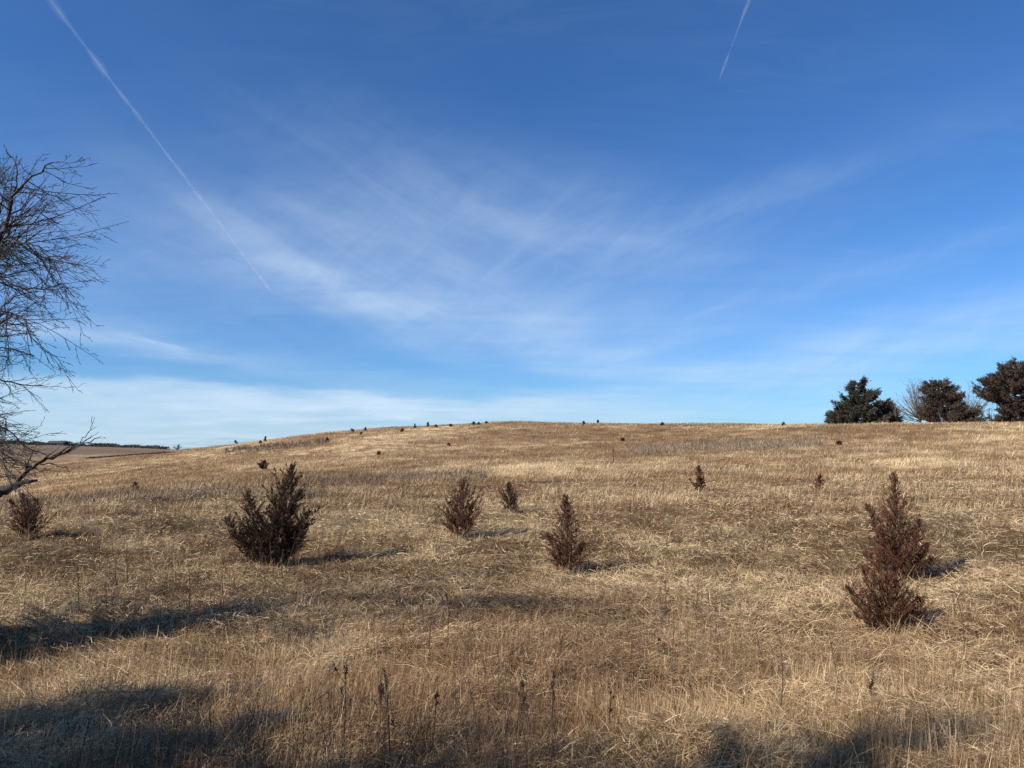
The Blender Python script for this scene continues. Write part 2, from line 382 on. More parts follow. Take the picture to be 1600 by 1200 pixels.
# ------------------------------------------------------------------ young cedars
def cedar(base, stems, label, dens=1.0, colour=0, leaf=(.035, .075), lw=.010, group='young cedars scattered over the slope', name='young_cedar', cat='cedar tree', trunk_r=.022, mat=None, bark=None):
    """stems: (base offset, top offset, branch reach, n_branches, rise) relative to base point; profile widest low down"""
    base = np.array(base, float)
    root = empty(name, base, label, cat, group)
    T = Tubes(); P = []; D = []; Ls = []; Ws = []; K = []
    allh = max(s[1][2] for s in stems)
    for (bo, to, reach, nb, rise) in stems:
        b = base + np.array(bo, float); t = base + np.array(to, float)
        ax = t - b; H = np.linalg.norm(ax); bow = rv(.04*H); bow[2] = 0
        def sp(u): return b + ax*u + bow*4*u*(1-u)*.5
        us = np.linspace(0, 1, 9)
        T.add([sp(u) for u in us], trunk_r*(H/1.5)*(1-.85*us)+.0015*H, 5)
        ph = rng.uniform(0, 6.28)
        for i in range(nb):
            u = .03 + .95*(i+rng.random())/nb; ph += 2.4 + rng.normal(0, .3)
            prof = ((1-u)**1.0*(.6+.4*min(1, u/.12))+.06)*(.72+.56*float(vn(ph*.9, u*7, int(abs(b[0]*31)) % 97)))
            bl = 1.62*reach*prof*rng.uniform(.5, 1.25)
            el = R(rise-22) + .80*u + rng.normal(0, .14)
            o = sp(u); d = np.array([math.cos(ph)*math.cos(el), math.sin(ph)*math.cos(el), math.sin(el)])
            d = nrm(d + nrm(ax)*.15); cur = np.array([0, 0, .35*bl])
            m = 5; q = np.linspace(0, 1, m); pts = o + d*(bl*q)[:, None] + cur*(q**2)[:, None] + rng.normal(0, .012*bl, (m, 3))
            T.add(pts, .006*(bl/.5)*(1-.8*q)+.0012, 3)
            ntw = max(4, int(bl/.05*dens*.85))
            for k in range(ntw):
                s = .12+.88*(k+rng.random())/ntw; c = o + d*bl*s + cur*s*s
                td = nrm(d*.9 + rv(.42) + np.array([0, 0, .42])); tl = (.34*bl*(1-s)+.05+.04*H*.5)*rng.uniform(.5, 1.2)
                if s > .95: td = nrm(d+np.array([0, 0, .4])+rv(.12))
                nl = max(5, int(tl/leaf[0]*4.6*dens)); w = rng.random(nl)
                P.append(c + td*(tl*w)[:, None] + rng.normal(0, .012, (nl, 3))*(1-w)[:, None]); dd = td + rng.normal(0, .27, (nl, 3)) + np.array([0, 0, .12]); D.append(unit(dd))
                Ls.append(rng.uniform(*leaf, nl)*(1-.35*w)); Ws.append(rng.uniform(.6, 1.3, nl)*lw); K.append(np.full(nl, rng.random()))
    P = np.vstack(P); D = np.vstack(D); Ls = np.concatenate(Ls); Ws = np.concatenate(Ws); K = np.concatenate(K)
    V, Q = slivers(P, D, Ls, Ws)
    pal = [((.070, .027, .016), (.19, .074, .041)), ((.038, .026, .016), (.12, .068, .04)), ((.03, .034, .022), (.075, .075, .045)), ((.085, .05, .035), (.175, .105, .07))][colour]
    k = np.clip(K*.7+rng.random(len(P))*.45, 0, 1)[:, None]; c = np.array(pal[0])*(1-k)+np.array(pal[1])*k
    ol = (K > .86)[:, None]; c = np.where(ol, c*.45+np.array([.13, .105, .06])*.55*(.5+k), c)
    mesh_obj('foliage', V, Q, mat or M_CEDAR, root, np.repeat(c, 4, 0))
    T.build('trunk', bark or M_CBARK, root)
    return root
def rel(base, px, py, dy=0.0):
    return W(px, py, base[1]+dy) - base

YG = 'young cedars scattered over the slope'
# big dark double-stemmed cedar
b = hit(428, 886)
cedar(b, [((.02, 0, -.04), rel(b, 457, 733), .62, 74, 38), ((-.06, -.05, -.04), rel(b, 384, 772, -.1), .42, 46, 35), ((-.12, -.1, -.02), rel(b, 350, 812, -.25), .40, 32, 30),
          ((.06, -.1, -.02), rel(b, 484, 800, -.2), .42, 34, 35), ((0, -.2, -.02), rel(b, 425, 815, -.45), .5, 40, 28), ((-.1, .1, -.02), rel(b, 372, 838, .2), .4, 24, 30), ((.05, .1, 0), rel(b, 440, 790, .3), .5, 30, 30)],
      'largest dark young cedar, wide and forked, with its long shadow on the left slope', 1.5, 1, (.05, .11), .013, YG)
b = hit(42, 842)
cedar(b, [((0, 0, -.03), rel(b, 34, 775), .34, 44, 45), ((0, 0, 0), rel(b, 55, 784), .3, 26, 40), ((-.02, 0, 0), rel(b, 14, 784), .28, 24, 40)],
      'rounded reddish brown young cedar nearest the left edge under the bare tree', 1.3, 0, (.05, .09), .012, YG)
b = hit(722, 840)
cedar(b, [((0, 0, -.03), rel(b, 724, 752), .50, 54, 38), ((-.05, 0, 0), rel(b, 698, 782), .28, 26, 35), ((-.03, -.05, 0), rel(b, 702, 815, -.2), .32, 20, 20), ((.05, 0, 0), rel(b, 738, 790), .25, 18, 40)],
      'rusty brown young cedar in the middle of the slope, left of a smaller one', 1.3, 0, (.05, .09), .012, YG)
b = hit(800, 803)
cedar(b, [((0, 0, -.03), rel(b, 795, 757), .31, 54, 40), ((0, 0, 0), rel(b, 805, 775), .18, 20, 35)],
      'small narrow young cedar just right of the rusty one and higher on the slope', 1.25, 1, (.05, .09), .016, YG)
b = hit(888, 895)
cedar(b, [((0, 0, -.03), rel(b, 884, 778), .33, 84, 36), ((-.05, 0, 0), rel(b, 852, 835), .22, 20, 35), ((.05, -.05, 0), rel(b, 912, 850), .24, 20, 30), ((-.05, 0, 0), rel(b, 862, 868, -.1), .24, 16, 20)],
      'thin sparse young cedar with a tall wispy leader, centre of the slope', 1.2, 0, (.045, .09), .012, YG)
b = hit(1410, 905)
cedar(b, [((0, 0, -.04), rel(b, 1396, 744), .46, 74, 42), ((-.03, 0, 0), rel(b, 1354, 790), .28, 38, 45), ((.05, 0, 0), rel(b, 1436, 815), .3, 36, 40), ((0, -.1, 0), rel(b, 1372, 830, -.2), .32, 36, 40), ((.06, 0, 0), rel(b, 1452, 855), .24, 20, 40), ((-.05, -.1, 0), rel(b, 1366, 868, -.3), .28, 30, 30), ((-.05, 0, 0), rel(b, 1348, 868, .1), .28, 30, 30), ((.05, 0, 0), rel(b, 1462, 878, 0), .26, 26, 30)],
      'tall reddish young cedar at right with a leaning spiky leader', 1.3, 0, (.035, .075), .009, YG)
b = hit(1400, 992)
cedar(b, [((0, 0, -.03), rel(b, 1376, 862), .30, 54, 35), ((-.04, 0, 0), rel(b, 1322, 922), .26, 38, 28), ((.03, 0, 0), rel(b, 1442, 940), .24, 32, 30), ((0, -.05, 0), rel(b, 1392, 905, -.15), .3, 36, 40), ((-.05, -.05, 0), rel(b, 1336, 962, -.1), .24, 22, 20), ((-.03, 0, 0), rel(b, 1346, 890, 0), .24, 30, 36)],
      'low sprawling red brown cedar in front of the tall one at right', 1.3, 0, (.03, .07), .008, YG)
b = hit(1093, 768)
cedar(b, [((0, 0, -.03), rel(b, 1093, 748), .24, 34, 35), ((0, 0, .5), rel(b, 1091, 731), .13, 18, 45)],
      'small dark cedar seedling with a gap in its crown, upper slope right of centre', 1.3, 0, (.10, .18), .035, YG)
b = hit(1280, 768)
cedar(b, [((0, 0, -.03), rel(b, 1281, 744), .2, 26, 30)],
      'tiny reddish cedar seedling alone on the upper slope at right', 1.2, 0, (.08, .15), .035, YG)
b = hit(411, 735)
cedar(b, [((0, 0, -.03), rel(b, 413, 722), .42, 34, 40), ((0, 0, 0), rel(b, 406, 727), .32, 24, 40)],
      'small round dark cedar bush above the forked cedar', .7, 1, (.12, .25), .08, YG)
b = hit(211, 768)
cedar(b, [((0, 0, -.03), rel(b, 211, 755), .28, 20, 35)], 'very small cedar seedling in the dark weed band at left', .6, 1, (.07, .12), .04, YG)

# seedlings along the crest
SK = 'tiny cedars dotted along the hill crest'
far_list = [ # px, py of base, height px, reach px, colour, lean px, label
 (371, 693, 7, 6, 1, -4, 'leftmost tiny cedar on the crest, low and leaning left'),
 (414, 690, 11, 4, 1, 1, 'dark upright cedar sprig on the crest above the dark thicket'),
 (407, 693, 5, 3, 1, 0, 'stubby cedar sprig touching the thicket just below the crest'),
 (552, 675, 6, 6, 1, -4, 'low cedar leaning left on the crest, left one of a close pair'),
 (571, 673, 7, 3, 1, 0, 'small upright cedar on the crest, right one of a close pair'),
 (564, 679, 5, 3, 0, 0, 'faint brown cedar sprig just below the close pair on the crest'),
 (628, 675, 7, 6, 1, 1, 'squat dark cedar just below the crest, left of two taller ones'),
 (648, 670, 11, 4, 1, 1, 'dark pointed cedar on the crest, third from the hilltop bend'),
 (668, 668, 12, 6, 1, 1, 'tallest and darkest of the cedars on the crest, left of the hilltop'),
 (681, 668, 5, 4, 0, 0, 'low brown cedar right of the tallest crest cedar'),
 (704, 667, 5, 4, 1, 0, 'low dark cedar midway between the tallest and the hilltop pair'),
 (739, 664, 6, 5, 1, 2, 'dark cedar at the hilltop, left one of the hilltop pair'),
 (748, 664, 5, 3, 1, 0, 'tiny cedar at the hilltop, right one of the hilltop pair'),
 (760, 662, 4, 3, 1, 0, 'last tiny speck of cedar right of the hilltop pair'),
 (912, 664, 8, 4, 1, 0, 'dark cedar on the flat crest, left of two lone ones'),
 (934, 661, 7, 3, 1, 0, 'small cedar on the flat crest, right of two lone ones'),
 (1035, 665, 5, 4, 1, 0, 'low dark cedar on the crest far right of the lone two'),
 (1224, 665, 5, 3, 0, 0, 'faint brown sprig on the crest left of the tall tree grove'),
 (511, 689, 6, 3, 0, 0, 'brown sprig at the right end of the dark thicket'),
 (592, 711, 6, 3, 0, 0, 'small dark seedling alone on the mid hill left of centre'),
 (1311, 695, 5, 5, 1, 0, 'small round dark bush on the hill below the grove'),
 (701, 697, 4, 3, 0, 0, 'tiny brown bush on the hill below the hilltop pair'),
 (973, 689, 5, 3, 0, 0, 'faint reddish seedling on the upper hill above the post'),
]
for (px, py, hp, rp, colr, lean, lab) in far_list:
    b = hit(px, py); d = b[1]; k = d/F*(.74 if py < 676 or px < 520 else .52)
    cedar(b, [((0, 0, -.1), (lean*k, 0, hp*k*.8), rp*k*.5, 14, 30)], lab, .22, colr, (.22, .45), .11, SK)

# ------------------------------------------------------------------ far grove cedars (tiered pads)
def big_cedar(px, base_y, Yd, outline, label, colr=2, n=150, seed=1, group='mature cedars in the hilltop grove', foot=None):
    """outline: list of (py, left px, right px) from top to bottom"""
    g = W(px, base_y, Yd); base = np.array([g[0], g[1], gz(g[0], g[1])])
    root = empty('mature_cedar', base, label, 'cedar tree', group)
    T = Tubes(); k = Yd/F
    ys = np.array([o[0] for o in outline], float); lf = np.array([o[1] for o in outline], float); rt = np.array([o[2] for o in outline], float)
    cx = (lf+rt)/2
    top = W(cx[0], ys[0], Yd)
    us = np.linspace(0, 1, 10); tr = np.array([base*(1-u)+top*u for u in us]); T.add(tr, .22*(1-.9*us)+.02, 6)
    P = []; D = []; Ls = []; Ws = []; K = []
    zt, zb = top[2], base[2]
    for i in range(n):
        v = (i+rng.random())/n; py = ys[0] + (ys[-1]-ys[0])*v**.85
        l = np.interp(py, ys, lf); r_ = np.interp(py, ys, rt); c0 = np.interp(py, ys, cx)
        a = rng.uniform(0, 2*np.pi); half = (r_-l)/2*k
        rr = rng.uniform(.3, 1.0)**.6*1.03*(1 if rng.random() < .8 else 1.1)
        half *= .72+.62*float(vn(a*1.4+px, py*.09, 55)); ex = (c0-800)*Yd/F/1.0 + math.cos(a)*half*rr; ey = Yd + math.sin(a)*half*rr*.9
        z = W(c0, py, Yd)[2]
        tip = np.array([ex, ey, z + .05*half + rng.normal(.1, .2)])
        u = np.clip((z-zb)/(zt-zb)-.05, 0, .97); o = base*(1-u)+top*u
        ax = tip-o; bl = np.linalg.norm(ax); q = np.linspace(0, 1, 5)
        pts = o + ax*q[:, None] + np.array([0, 0, -.10*bl])*(4*q*(1-q))[:, None]
        T.add(pts, .05*(1-.8*q)+.012, 3)
        ntw = int(8+bl*9); s = .45+.58*rng.random(ntw); kk = rng.random()
        for sj in s:
            c = o + ax*sj - np.array([0, 0, .10*bl*4*sj*(1-sj)])
            td = nrm(ax*np.array([1, 1, .4])/bl + rv(.62) + np.array([0, 0, .22])); tl = rng.uniform(.25, .6)
            nl = 10; w = rng.random(nl)
            P.append(c + td*(tl*w)[:, None] + rng.normal(0, .05, (nl, 3))); D.append(unit(td + rng.normal(0, .4, (nl, 3))))
            Ls.append(rng.uniform(.16, .36, nl)); Ws.append(rng.uniform(.05, .11, nl)); K.append(np.full(nl, kk*.6+rng.random()*.3))
    P = np.vstack(P); D = np.vstack(D); Ls = np.concatenate(Ls); Ws = np.concatenate(Ws); K = np.concatenate(K)
    V, Q = slivers(P, D, Ls, Ws)
    pal = {2: ((.034, .034, .024), (.10, .09, .062)), 3: ((.045, .034, .025), (.125, .088, .062)), 1: ((.04, .032, .022), (.11, .08, .055))}[colr]
    kk = np.clip(K+rng.random(len(P))*.25, 0, 1)[:, None]; c = np.array(pal[0])*(1-kk)+np.array(pal[1])*kk
    f = mesh_obj('crown', V, Q, M_CEDAR, root, np.repeat(c, 4, 0)); T.build('trunk', M_CBARK, root)
    return root
G = 118
big_cedar(1338, 662, G, [(594, 1330, 1356), (600, 1332, 1354), (607, 1326, 1352), (614, 1332, 1374), (623, 1320, 1370), (629, 1312, 1352), (645, 1296, 1372), (655, 1286, 1378), (664, 1288, 1380)],
          'dark green conical cedar at the left end of the hilltop grove', 2, 190)
big_cedar(1378, 662, G+5, [(627, 1374, 1388), (633, 1360, 1398), (645, 1352, 1406), (664, 1350, 1408)], 'low dark cedar tucked against the right side of the conical one', 1, 100)
big_cedar(1478, 662, G+2, [(596, 1461, 1465), (600, 1452, 1490), (612, 1444, 1498), (622, 1452, 1500), (634, 1450, 1508), (645, 1446, 1526), (655, 1442, 1534), (664, 1442, 1536)],
          'bushy brown cedar in the middle of the grove in front of bare trees', 3, 210)
big_cedar(1583, 664, G-8, [(566, 1588, 1592), (574, 1566, 1612), (584, 1550, 1625), (596, 1540, 1632), (606, 1526, 1640), (618, 1532, 1640), (628, 1556, 1636), (640, 1562, 1630), (650, 1560, 1634), (664, 1556, 1640)],
          'largest rusty brown cedar at the right edge of the photo on the crest', 3, 300)

# ------------------------------------------------------------------ bare trees
ENV = None
def grow(T, pts, r0, r1, lev, maxlev, bias, spread=.6, sp=.16, k=3, minr=.0028, lenf=.5, wob=.05, start=.1):
    P = np.asarray(pts, float); seg = np.linalg.norm(np.diff(P, axis=0), axis=1); cum = np.concatenate([[0], np.cumsum(seg)]); Lt = cum[-1]
    u = cum/Lt; T.add(P, np.maximum(r0*(1-u)+r1*u, minr), 5 if lev == 0 else k)
    if lev >= maxlev: return
    n = max(2, int(Lt/sp)); sgn = 1
    for i in range(n):
        s = (.12 + .88*(i+rng.random())/n) if lev else (start + (1-start)*(i+rng.random())/n)
        s = min(s, .98)
        p = np.array([np.interp(s*Lt, cum, P[:, j]) for j in range(3)])
        t2 = min(1, s+.03); p2 = np.array([np.interp(t2*Lt, cum, P[:, j]) for j in range(3)]); p1 = np.array([np.interp((s-.03)*Lt, cum, P[:, j]) for j in range(3)])
        tan = nrm(p2-p1); sgn = -sgn
        perp = nrm(np.cross(tan, rv())); 
        d = nrm(tan + perp*spread*rng.uniform(.6, 1.4) + bias*.11 + np.array([0, 0, .0]))
        rr = r0*(1-s)+r1*s; cl = Lt*lenf*rng.uniform(.45, 1.05)*(1-.45*s)
        m = 5 if lev < 2 else 4; q = np.linspace(0, 1, m)
        if ENV:
            for _ in range(5):
                e = p+d*cl
                if ENV(e): break
                cl *= .6; d = nrm(d+np.array([-.3, 0, -.35 if e[2] > 2 else 0]))
        curve = nrm(tan+bias*.35+rv(.45)+np.array([0, 0, .03]))
        c = p + d*(cl*q)[:, None] + curve*(.35*cl*q*q)[:, None] + np.cumsum(rng.normal(0, wob*cl/m, (m, 3)), 0)*(q > 0)[:, None]
        grow(T, c, rr*.6, minr*.8, lev+1, maxlev, bias, spread, sp*.72, 3, minr, lenf, wob)

TY = 9.0
tb = np.array([-8.3, TY, gz(-8.3, TY)])
tree = empty('bare_tree', tb, 'leafless spreading tree whose branches reach in from the left edge', 'tree')
T = Tubes()
tt = W(-195, 640, TY)
q = np.linspace(0, 1, 9); trunk = np.array([tb*(1-s)+tt*s + np.array([.12*math.sin(5*s), .1*math.sin(4*s+1), 0]) for s in q]); trunk[0][2] -= .1
T.add(trunk, .20*(1-.45*q), 9); T.build('trunk', M_BARK, tree)
def wl(lst):
    out = []
    for p in lst:
        dy = p[2] if len(p) > 2 else 0
        out.append(W(p[0], p[1], TY+dy))
    P = np.array(out)
    # densify with small wobble
    q = np.linspace(0, len(P)-1, len(P)*3-2); D = np.array([np.interp(q, np.arange(len(P)), P[:, j]) for j in range(3)]).T
    D[1:-1] += rng.normal(0, .012, (len(D)-2, 3)); return D
limbs = [
 ([(-190,520), (-90,450), (0,378,-.1), (12,347,-.1), (38,305,-.15), (65,278,-.2), (86,262,-.2), (108,254,-.3)], .075, np.array([.8, 0, .05])),
 ([(-200,560), (-60,445,.1), (0,397,.1), (28,368,.1), (38,340,.15), (78,334,.2), (118,350,.3)], .06, np.array([.8, 0, -.15])),
 ([(38,300,-.15), (42,270,-.1), (36,245,0), (28,238,0), (22,226,.1)], .016, np.array([.2, 0, .5])),
 ([(-190,480), (-90,380,.4), (-40,310,.5), (0,285,.5), (30,262,.6)], .045, np.array([.5, .2, .3])),
 ([(-190,500), (-80,420,-.5), (-10,370,-.6), (30,375,-.6), (75,385,-.7), (105,410,-.7), (125,412,-.7)], .045, np.array([.8, 0, -.3])),
 ([(30,368,.1), (50,385,.2), (80,405,.3), (112,400,.4), (135,405,.4)], .018, np.array([.8, 0, -.3])),
 ([(-200,600), (-80,510), (0,432), (30,443), (60,452), (95,450), (122,442)], .045, np.array([.8, 0, .1])),
 ([(-190,620), (-80,560,.3), (0,492,.3), (38,462,.4), (75,455,.4)], .04, np.array([.7, 0, .2])),
 ([(-195,640), (-90,560,-.3), (0,505,-.3), (38,488,-.3), (56,505,-.3), (66,535,-.3)], .04, np.array([.4, 0, -.6])),
 ([(-195,650), (-90,590,.2), (0,545,.2), (28,540,.2), (52,552,.3), (70,556,.3)], .035, np.array([.8, 0, -.1])),
 ([(-195,690), (-90,620,0), (0,594,0), (30,597,0), (62,602,.1), (84,603,.1)], .035, np.array([.9, 0, 0])),
 ([(-195,700), (-80,690,.1), (-10,700,.1), (34,716,.1), (60,728,.1)], .035, np.array([.6, 0, -.1])),
 ([(-195,690), (-80,650,-.1), (-10,655,-.1), (24,672,-.1), (62,700,-.1), (90,712,-.1)], .035, np.array([.6, 0, -.2])),
 ([(-195,660), (-90,620,.5), (-20,632,.6), (8,655,.6), (24,678,.6)], .03, np.array([.6, 0, -.5])),
 ([(-195,700), (-90,670,-.4), (-20,700,-.5), (0,715,-.5), (30,722,-.5), (46,731,-.4)], .03, np.array([.6, 0, -.2])),
 ([(-195,550), (-120,400,-.2), (-60,320,-.4), (-20,280,-.5)], .05, np.array([.3, 0, .4])),
]
for q_ in (4, 8, 11):
    pl, r0, bias = limbs[q_]; off = rng.normal(0, 1, (len(pl), 2))*[14, 20]; dy = rng.uniform(-.8, .8)
    limbs.append(([(p[0]-26+off[k][0], p[1]+rng.uniform(-8, 8)+off[k][1], (p[2] if len(p) > 2 else 0)+dy) for k, p in enumerate(pl)], r0*.75, bias))
def crown_env(e):
    k = 9.0/max(e[1], 5); x = e[0]*k; z = e[2]*k          # rounded crown, flatter on top, drawn in towards its skirt
    return x < -4.98 - .55*max(0, (z-3.0))**1.3 - .75*max(0, .9-z)*(z > -.2) and z < 3.72
ENV = crown_env
li_ = -1
for pl, r0, bias in limbs:
    r0 *= .66; li_ += 1; dd_ = (-1.7, .6, .2, 1.9, -1.0, 1.3, -.4, 1.1, -1.5, .2, 1.6, -.8, 2.0, -1.8)[li_ % 14]
    xs_ = [p[0] for p in pl]; pl = [(p[0]-(16 if p[0] > 20 else 0)-(10 if p[0] > 90 else 0), p[1], (p[2] if len(p) > 2 else 0)+dd_*min(1, max(0, (p[0]+195)/260))) for p in pl]
    T = Tubes(); ln = np.ptp([p[0] for p in pl])
    pts = wl(pl); pts[0] = trunk[np.argmin(np.abs(trunk[:, 2]-pts[0][2]))] if pl[0][0] < -150 else pts[0]
    grow(T, pts, r0, .006, 0, 3, bias*.45, .9, .12, lenf=.27, wob=.15, minr=.0021, start=.38)
    T.build('limb', M_BARK, tree)
# lowest thick broken limb
ENV = None
T = Tubes()
pts = wl([(-230,800), (-100,795), (0,771), (14,762), (32,756), (52,752)]); pts[0] = trunk[1]
n = len(pts); T.add(pts, np.concatenate([np.linspace(.085, .055, n-6), np.linspace(.042, .022, 6)]), 7)
for s in (.0, .3, .6): T.add([pts[-1]-np.array([.02, 0, 0]), pts[-1]+np.array([.045, .02*s, .02-.03*s])], [.02, .008], 5)
grow(T, wl([(24,758), (45,733), (62,722), (82,714), (108,704), (132,692), (154,684)]), .026, .005, 0, 2, np.array([.7, 0, .5]), .5, .12, lenf=.28)
grow(T, wl([(96,708), (118,695), (135,682), (143,668), (144,650)]), .008, .003, 1, 2, np.array([.2, 0, .8]), .4, .12, lenf=.2)
grow(T, wl([(47,732), (30,724,.1), (12,716,.1), (-15,716,.2)]), .014, .004, 0, 2, np.array([-.5, 0, .1]), .5, .14, lenf=.4)
grow(T, wl([(60,723), (84,728), (100,730), (112,736)]), .010, .004, 1, 2, np.array([.6, 0, -.3]), .4, .12, lenf=.3)
T.build('limb', M_BARK, tree)
# the limbs on the sides of the tree that the photograph does not show
for i in range(6):
    T = Tubes(); a = R(110+i*30+rng.uniform(-8, 8)); k0 = 3+i % 5; o = trunk[k0]; Lm = rng.uniform(2.0, 3.2); el = .25+.16*(k0-3)
    q = np.linspace(0, 1, 8)[:, None]; d = np.array([math.cos(a)*math.cos(el), math.sin(a)*math.cos(el), math.sin(el)])
    pts = o + d*Lm*q + np.array([0, 0, .5])*q*q + np.cumsum(rng.normal(0, .03, (8, 3)), 0)*(q > 0)
    grow(T, pts, .055, .007, 0, 2, d*.6, .6, .26, lenf=.42)
    T.build('limb', M_BARK, tree)

def far_bare(px, py, Yd, toppx, label, sprd, nl, seed, name='bare_tree', mat=None):
    g = W(px, py, Yd); base = np.array([g[0], g[1], gz(g[0], g[1])])
    root = empty(name, base, label, 'tree', 'bare trees in the hilltop grove'); T = Tubes(); k = Yd/F
    H = (W(px, toppx, Yd)-base)[2]
    T.add([base, base+[.1, 0, H*.12], base+[0, 0, H*.25]], [.22, .18, .15], 6); T.build('trunk', mat or M_PALEB, root)
    T = Tubes()
    for i in range(nl):
        a = 6.283*i/nl + rng.uniform(-.3, .3); el = R(rng.uniform(8, 82)); d = np.array([math.cos(a)*math.cos(el), math.sin(a)*math.cos(el), math.sin(el)])
        Lm = min(H*.82, sprd*k*1.0/max(.35, math.cos(el)))*rng.uniform(.85, 1.1); q = np.linspace(0, 1, 7)[:, None]
        pts = base+[0, 0, H*(.08+.12*rng.random())] + d*Lm*q + np.array([0, 0, .14*Lm])*q*q + np.cumsum(rng.normal(0, .05, (7, 3)), 0)*(q > 0)
        grow(T, pts, .075, .02, 0, 3, d*.4+np.array([0, 0, .15]), .8, .62, minr=.011, lenf=.42, wob=.12)
    T.build('crown', mat or M_PALEB, root)
far_bare(1437, 664, G+6, 603, 'rounded pale grey bare tree between the two dark cedars of the grove', 46, 40, 1)
far_bare(1508, 664, G+9, 610, 'pale bare tree rising behind the bushy brown cedar', 42, 32, 2)
far_bare(1548, 664, G+4, 640, 'low bare shrub in the gap before the largest rusty cedar', 16, 8, 3, 'bare_shrub')
far_bare(1403, 664, G+3, 633, 'low brownish bare shrub between the low cedar and the pale bare tree', 16, 10, 4, 'bare_shrub')

# ------------------------------------------------------------------ thicket on the left hill, far woods, post
def stems_patch(name, label, cx0, cx1, f, n, hpx, spreadpx, col, rad, kind='stuff', cat='shrubs'):
    P = []; D = []; L = []
    for i in range(n):
        px = rng.uniform(cx0, cx1); py = f(px)+rng.normal(0, spreadpx); g = hit(px, py); k = g[1]/F
        for s in range(6):
            P.append(g+[rng.normal(0, 1.5*k), rng.normal(0, .4), -.05]); D.append(nrm([rng.normal(0, .35), rng.normal(0, .35), 1])); L.append(hpx*k*rng.uniform(.4, 1.1))
    P = np.array(P); D = np.array(D); L = np.array(L); n = len(P)
    c = np.array(col)*(.6+.8*rng.random(n))[:, None]
    V, Fc, C = blades(P, D, rng.normal(0, .15, (n, 3)), L, np.full(n, rad)*rng.uniform(.6, 1.4, n), c, 2)
    tag(mesh_obj(name, V, Fc, M_WEED, None, C), label, cat, kind=kind)
stems_patch('dark_thicket', 'long dark strip of leafless shrubs below the left crest', 352, 512, lambda x: 706-(x-352)*.10, 210, 7, 2.6, (.10, .07, .058), .06)
stems_patch('grey_weeds', 'grey band of dead forbs on the crest of the near bank at left', 0, 500, lambda x: 783-(x)*.018+2*math.sin(x*.03), 900, 9, 2.2, (.13, .10, .08), .022)
stems_patch('tall_forbs', 'grey brown band of dead forbs crossing the middle of the hill', 480, 760, lambda x: 754-(x-480)*.035, 600, 10, 3, (.17, .13, .10), .035)
stems_patch('hill_forbs', 'grey band of dead forbs high on the right part of the hill', 985, 1290, lambda x: 704-(x-985)*.035, 700, 7, 3.2, (.27, .21, .15), .05)

def woods():
    P = []; D = []; L = []
    d0 = 985.
    xs = rng.uniform(-150, 262, 2600)
    for px in xs:
        d = ray(px, 697); d = d/math.hypot(d[0], d[1]); t = d0+rng.normal(0, 14)
        x, y = d[0]*t, d[1]*t; h = (2.2+6.0*float(vn(px*.09, 3., 8)))*(1.15 if px < 110 else .7)
        for s in range(5):
            P.append([x+rng.normal(0, 1.5), y+rng.normal(0, 2), gz(x, y)+rng.random()*h*.7-.3]); D.append(nrm(rv(.6)+[0, 0, .7])); L.append(rng.uniform(1, 2.4))
    P = np.array(P); n = len(P); V, Q = slivers(P, np.array(D), np.array(L), rng.uniform(.5, 1.1, n))
    c = np.array([.07, .065, .055])*(.6+.8*rng.random(n))[:, None]
    tag(mesh_obj('distant_woods', V, Q, M_CEDAR, None, np.repeat(c, 4, 0)), 'low dark line of trees on the farthest ridge at left', 'woods', kind='stuff')
woods()
def hedge():
    P = []; D = []; L = []
    for px in rng.uniform(135, 268, 900):
        py = 717-(px-135)*.07; g = hit(px, py)
        for s in range(3):
            P.append(g+[rng.normal(0, .6), rng.normal(0, .8), rng.random()*g[1]*.0016]); D.append(nrm(rv(.6)+[0, 0, .8])); L.append(g[1]*.0016*rng.uniform(.5, 1.1))
    P = np.array(P); n = len(P); V, Q = slivers(P, np.array(D), np.array(L), np.array(L)*.4)
    c = np.array([.085, .055, .045])*(.6+.8*rng.random(n))[:, None]
    tag(mesh_obj('hedgerow', V, Q, M_CEDAR, None, np.repeat(c, 4, 0)), 'thin dark hedgerow line crossing the far left field', 'hedge', kind='stuff')
hedge()
# far farm building on the ridge, just visible above the tree line
def box(x0, x1, y0, y1, z0, z1):
    v = [(x, y, z) for z in (z0, z1) for y in (y0, y1) for x in (x0, x1)]
    return np.array(v), np.array([[0, 2, 3, 1], [4, 5, 7, 6], [0, 1, 5, 4], [2, 6, 7, 3], [0, 4, 6, 2], [1, 3, 7, 5]])
M_BARN = bark_mat('barn_wall_paint', (.10, .10, .10), (.15, .145, .14), 1.2); M_ROOF = bark_mat('barn_roof_metal', (.06, .065, .075), (.09, .095, .105), 1.0, .6)
d = ray(90, 695); t = 975/math.hypot(d[0], d[1]); gx, gy = d[0]*t, d[1]*t; gzz = gz(gx, gy)-1.2
barn = empty('farm_building', (gx, gy, gzz), 'long low grey farm building among the trees on the farthest ridge', 'building')
V, Q = box(gx-9, gx+9, gy-5, gy+5, gzz-.5, gzz+4); mesh_obj('wall', V, Q, M_BARN, barn)
V = np.array([[gx-9.6, gy-5.6, gzz+3.9], [gx+9.6, gy-5.6, gzz+3.9], [gx+9.6, gy+5.6, gzz+3.9], [gx-9.6, gy+5.6, gzz+3.9], [gx-9.6, gy, gzz+6.6], [gx+9.6, gy, gzz+6.6]])
mesh_obj('roof', V, [np.array([[0, 1, 5, 4], [2, 3, 4, 5], [3, 2, 1, 0]]), np.array([[0, 4, 3], [1, 2, 5]])], M_ROOF, barn)
V, Q = box(gx-2, gx+1.5, gy-5.06, gy-4.98, gzz-.3, gzz+3.0); mesh_obj('door', V, Q, M_ROOF, barn)
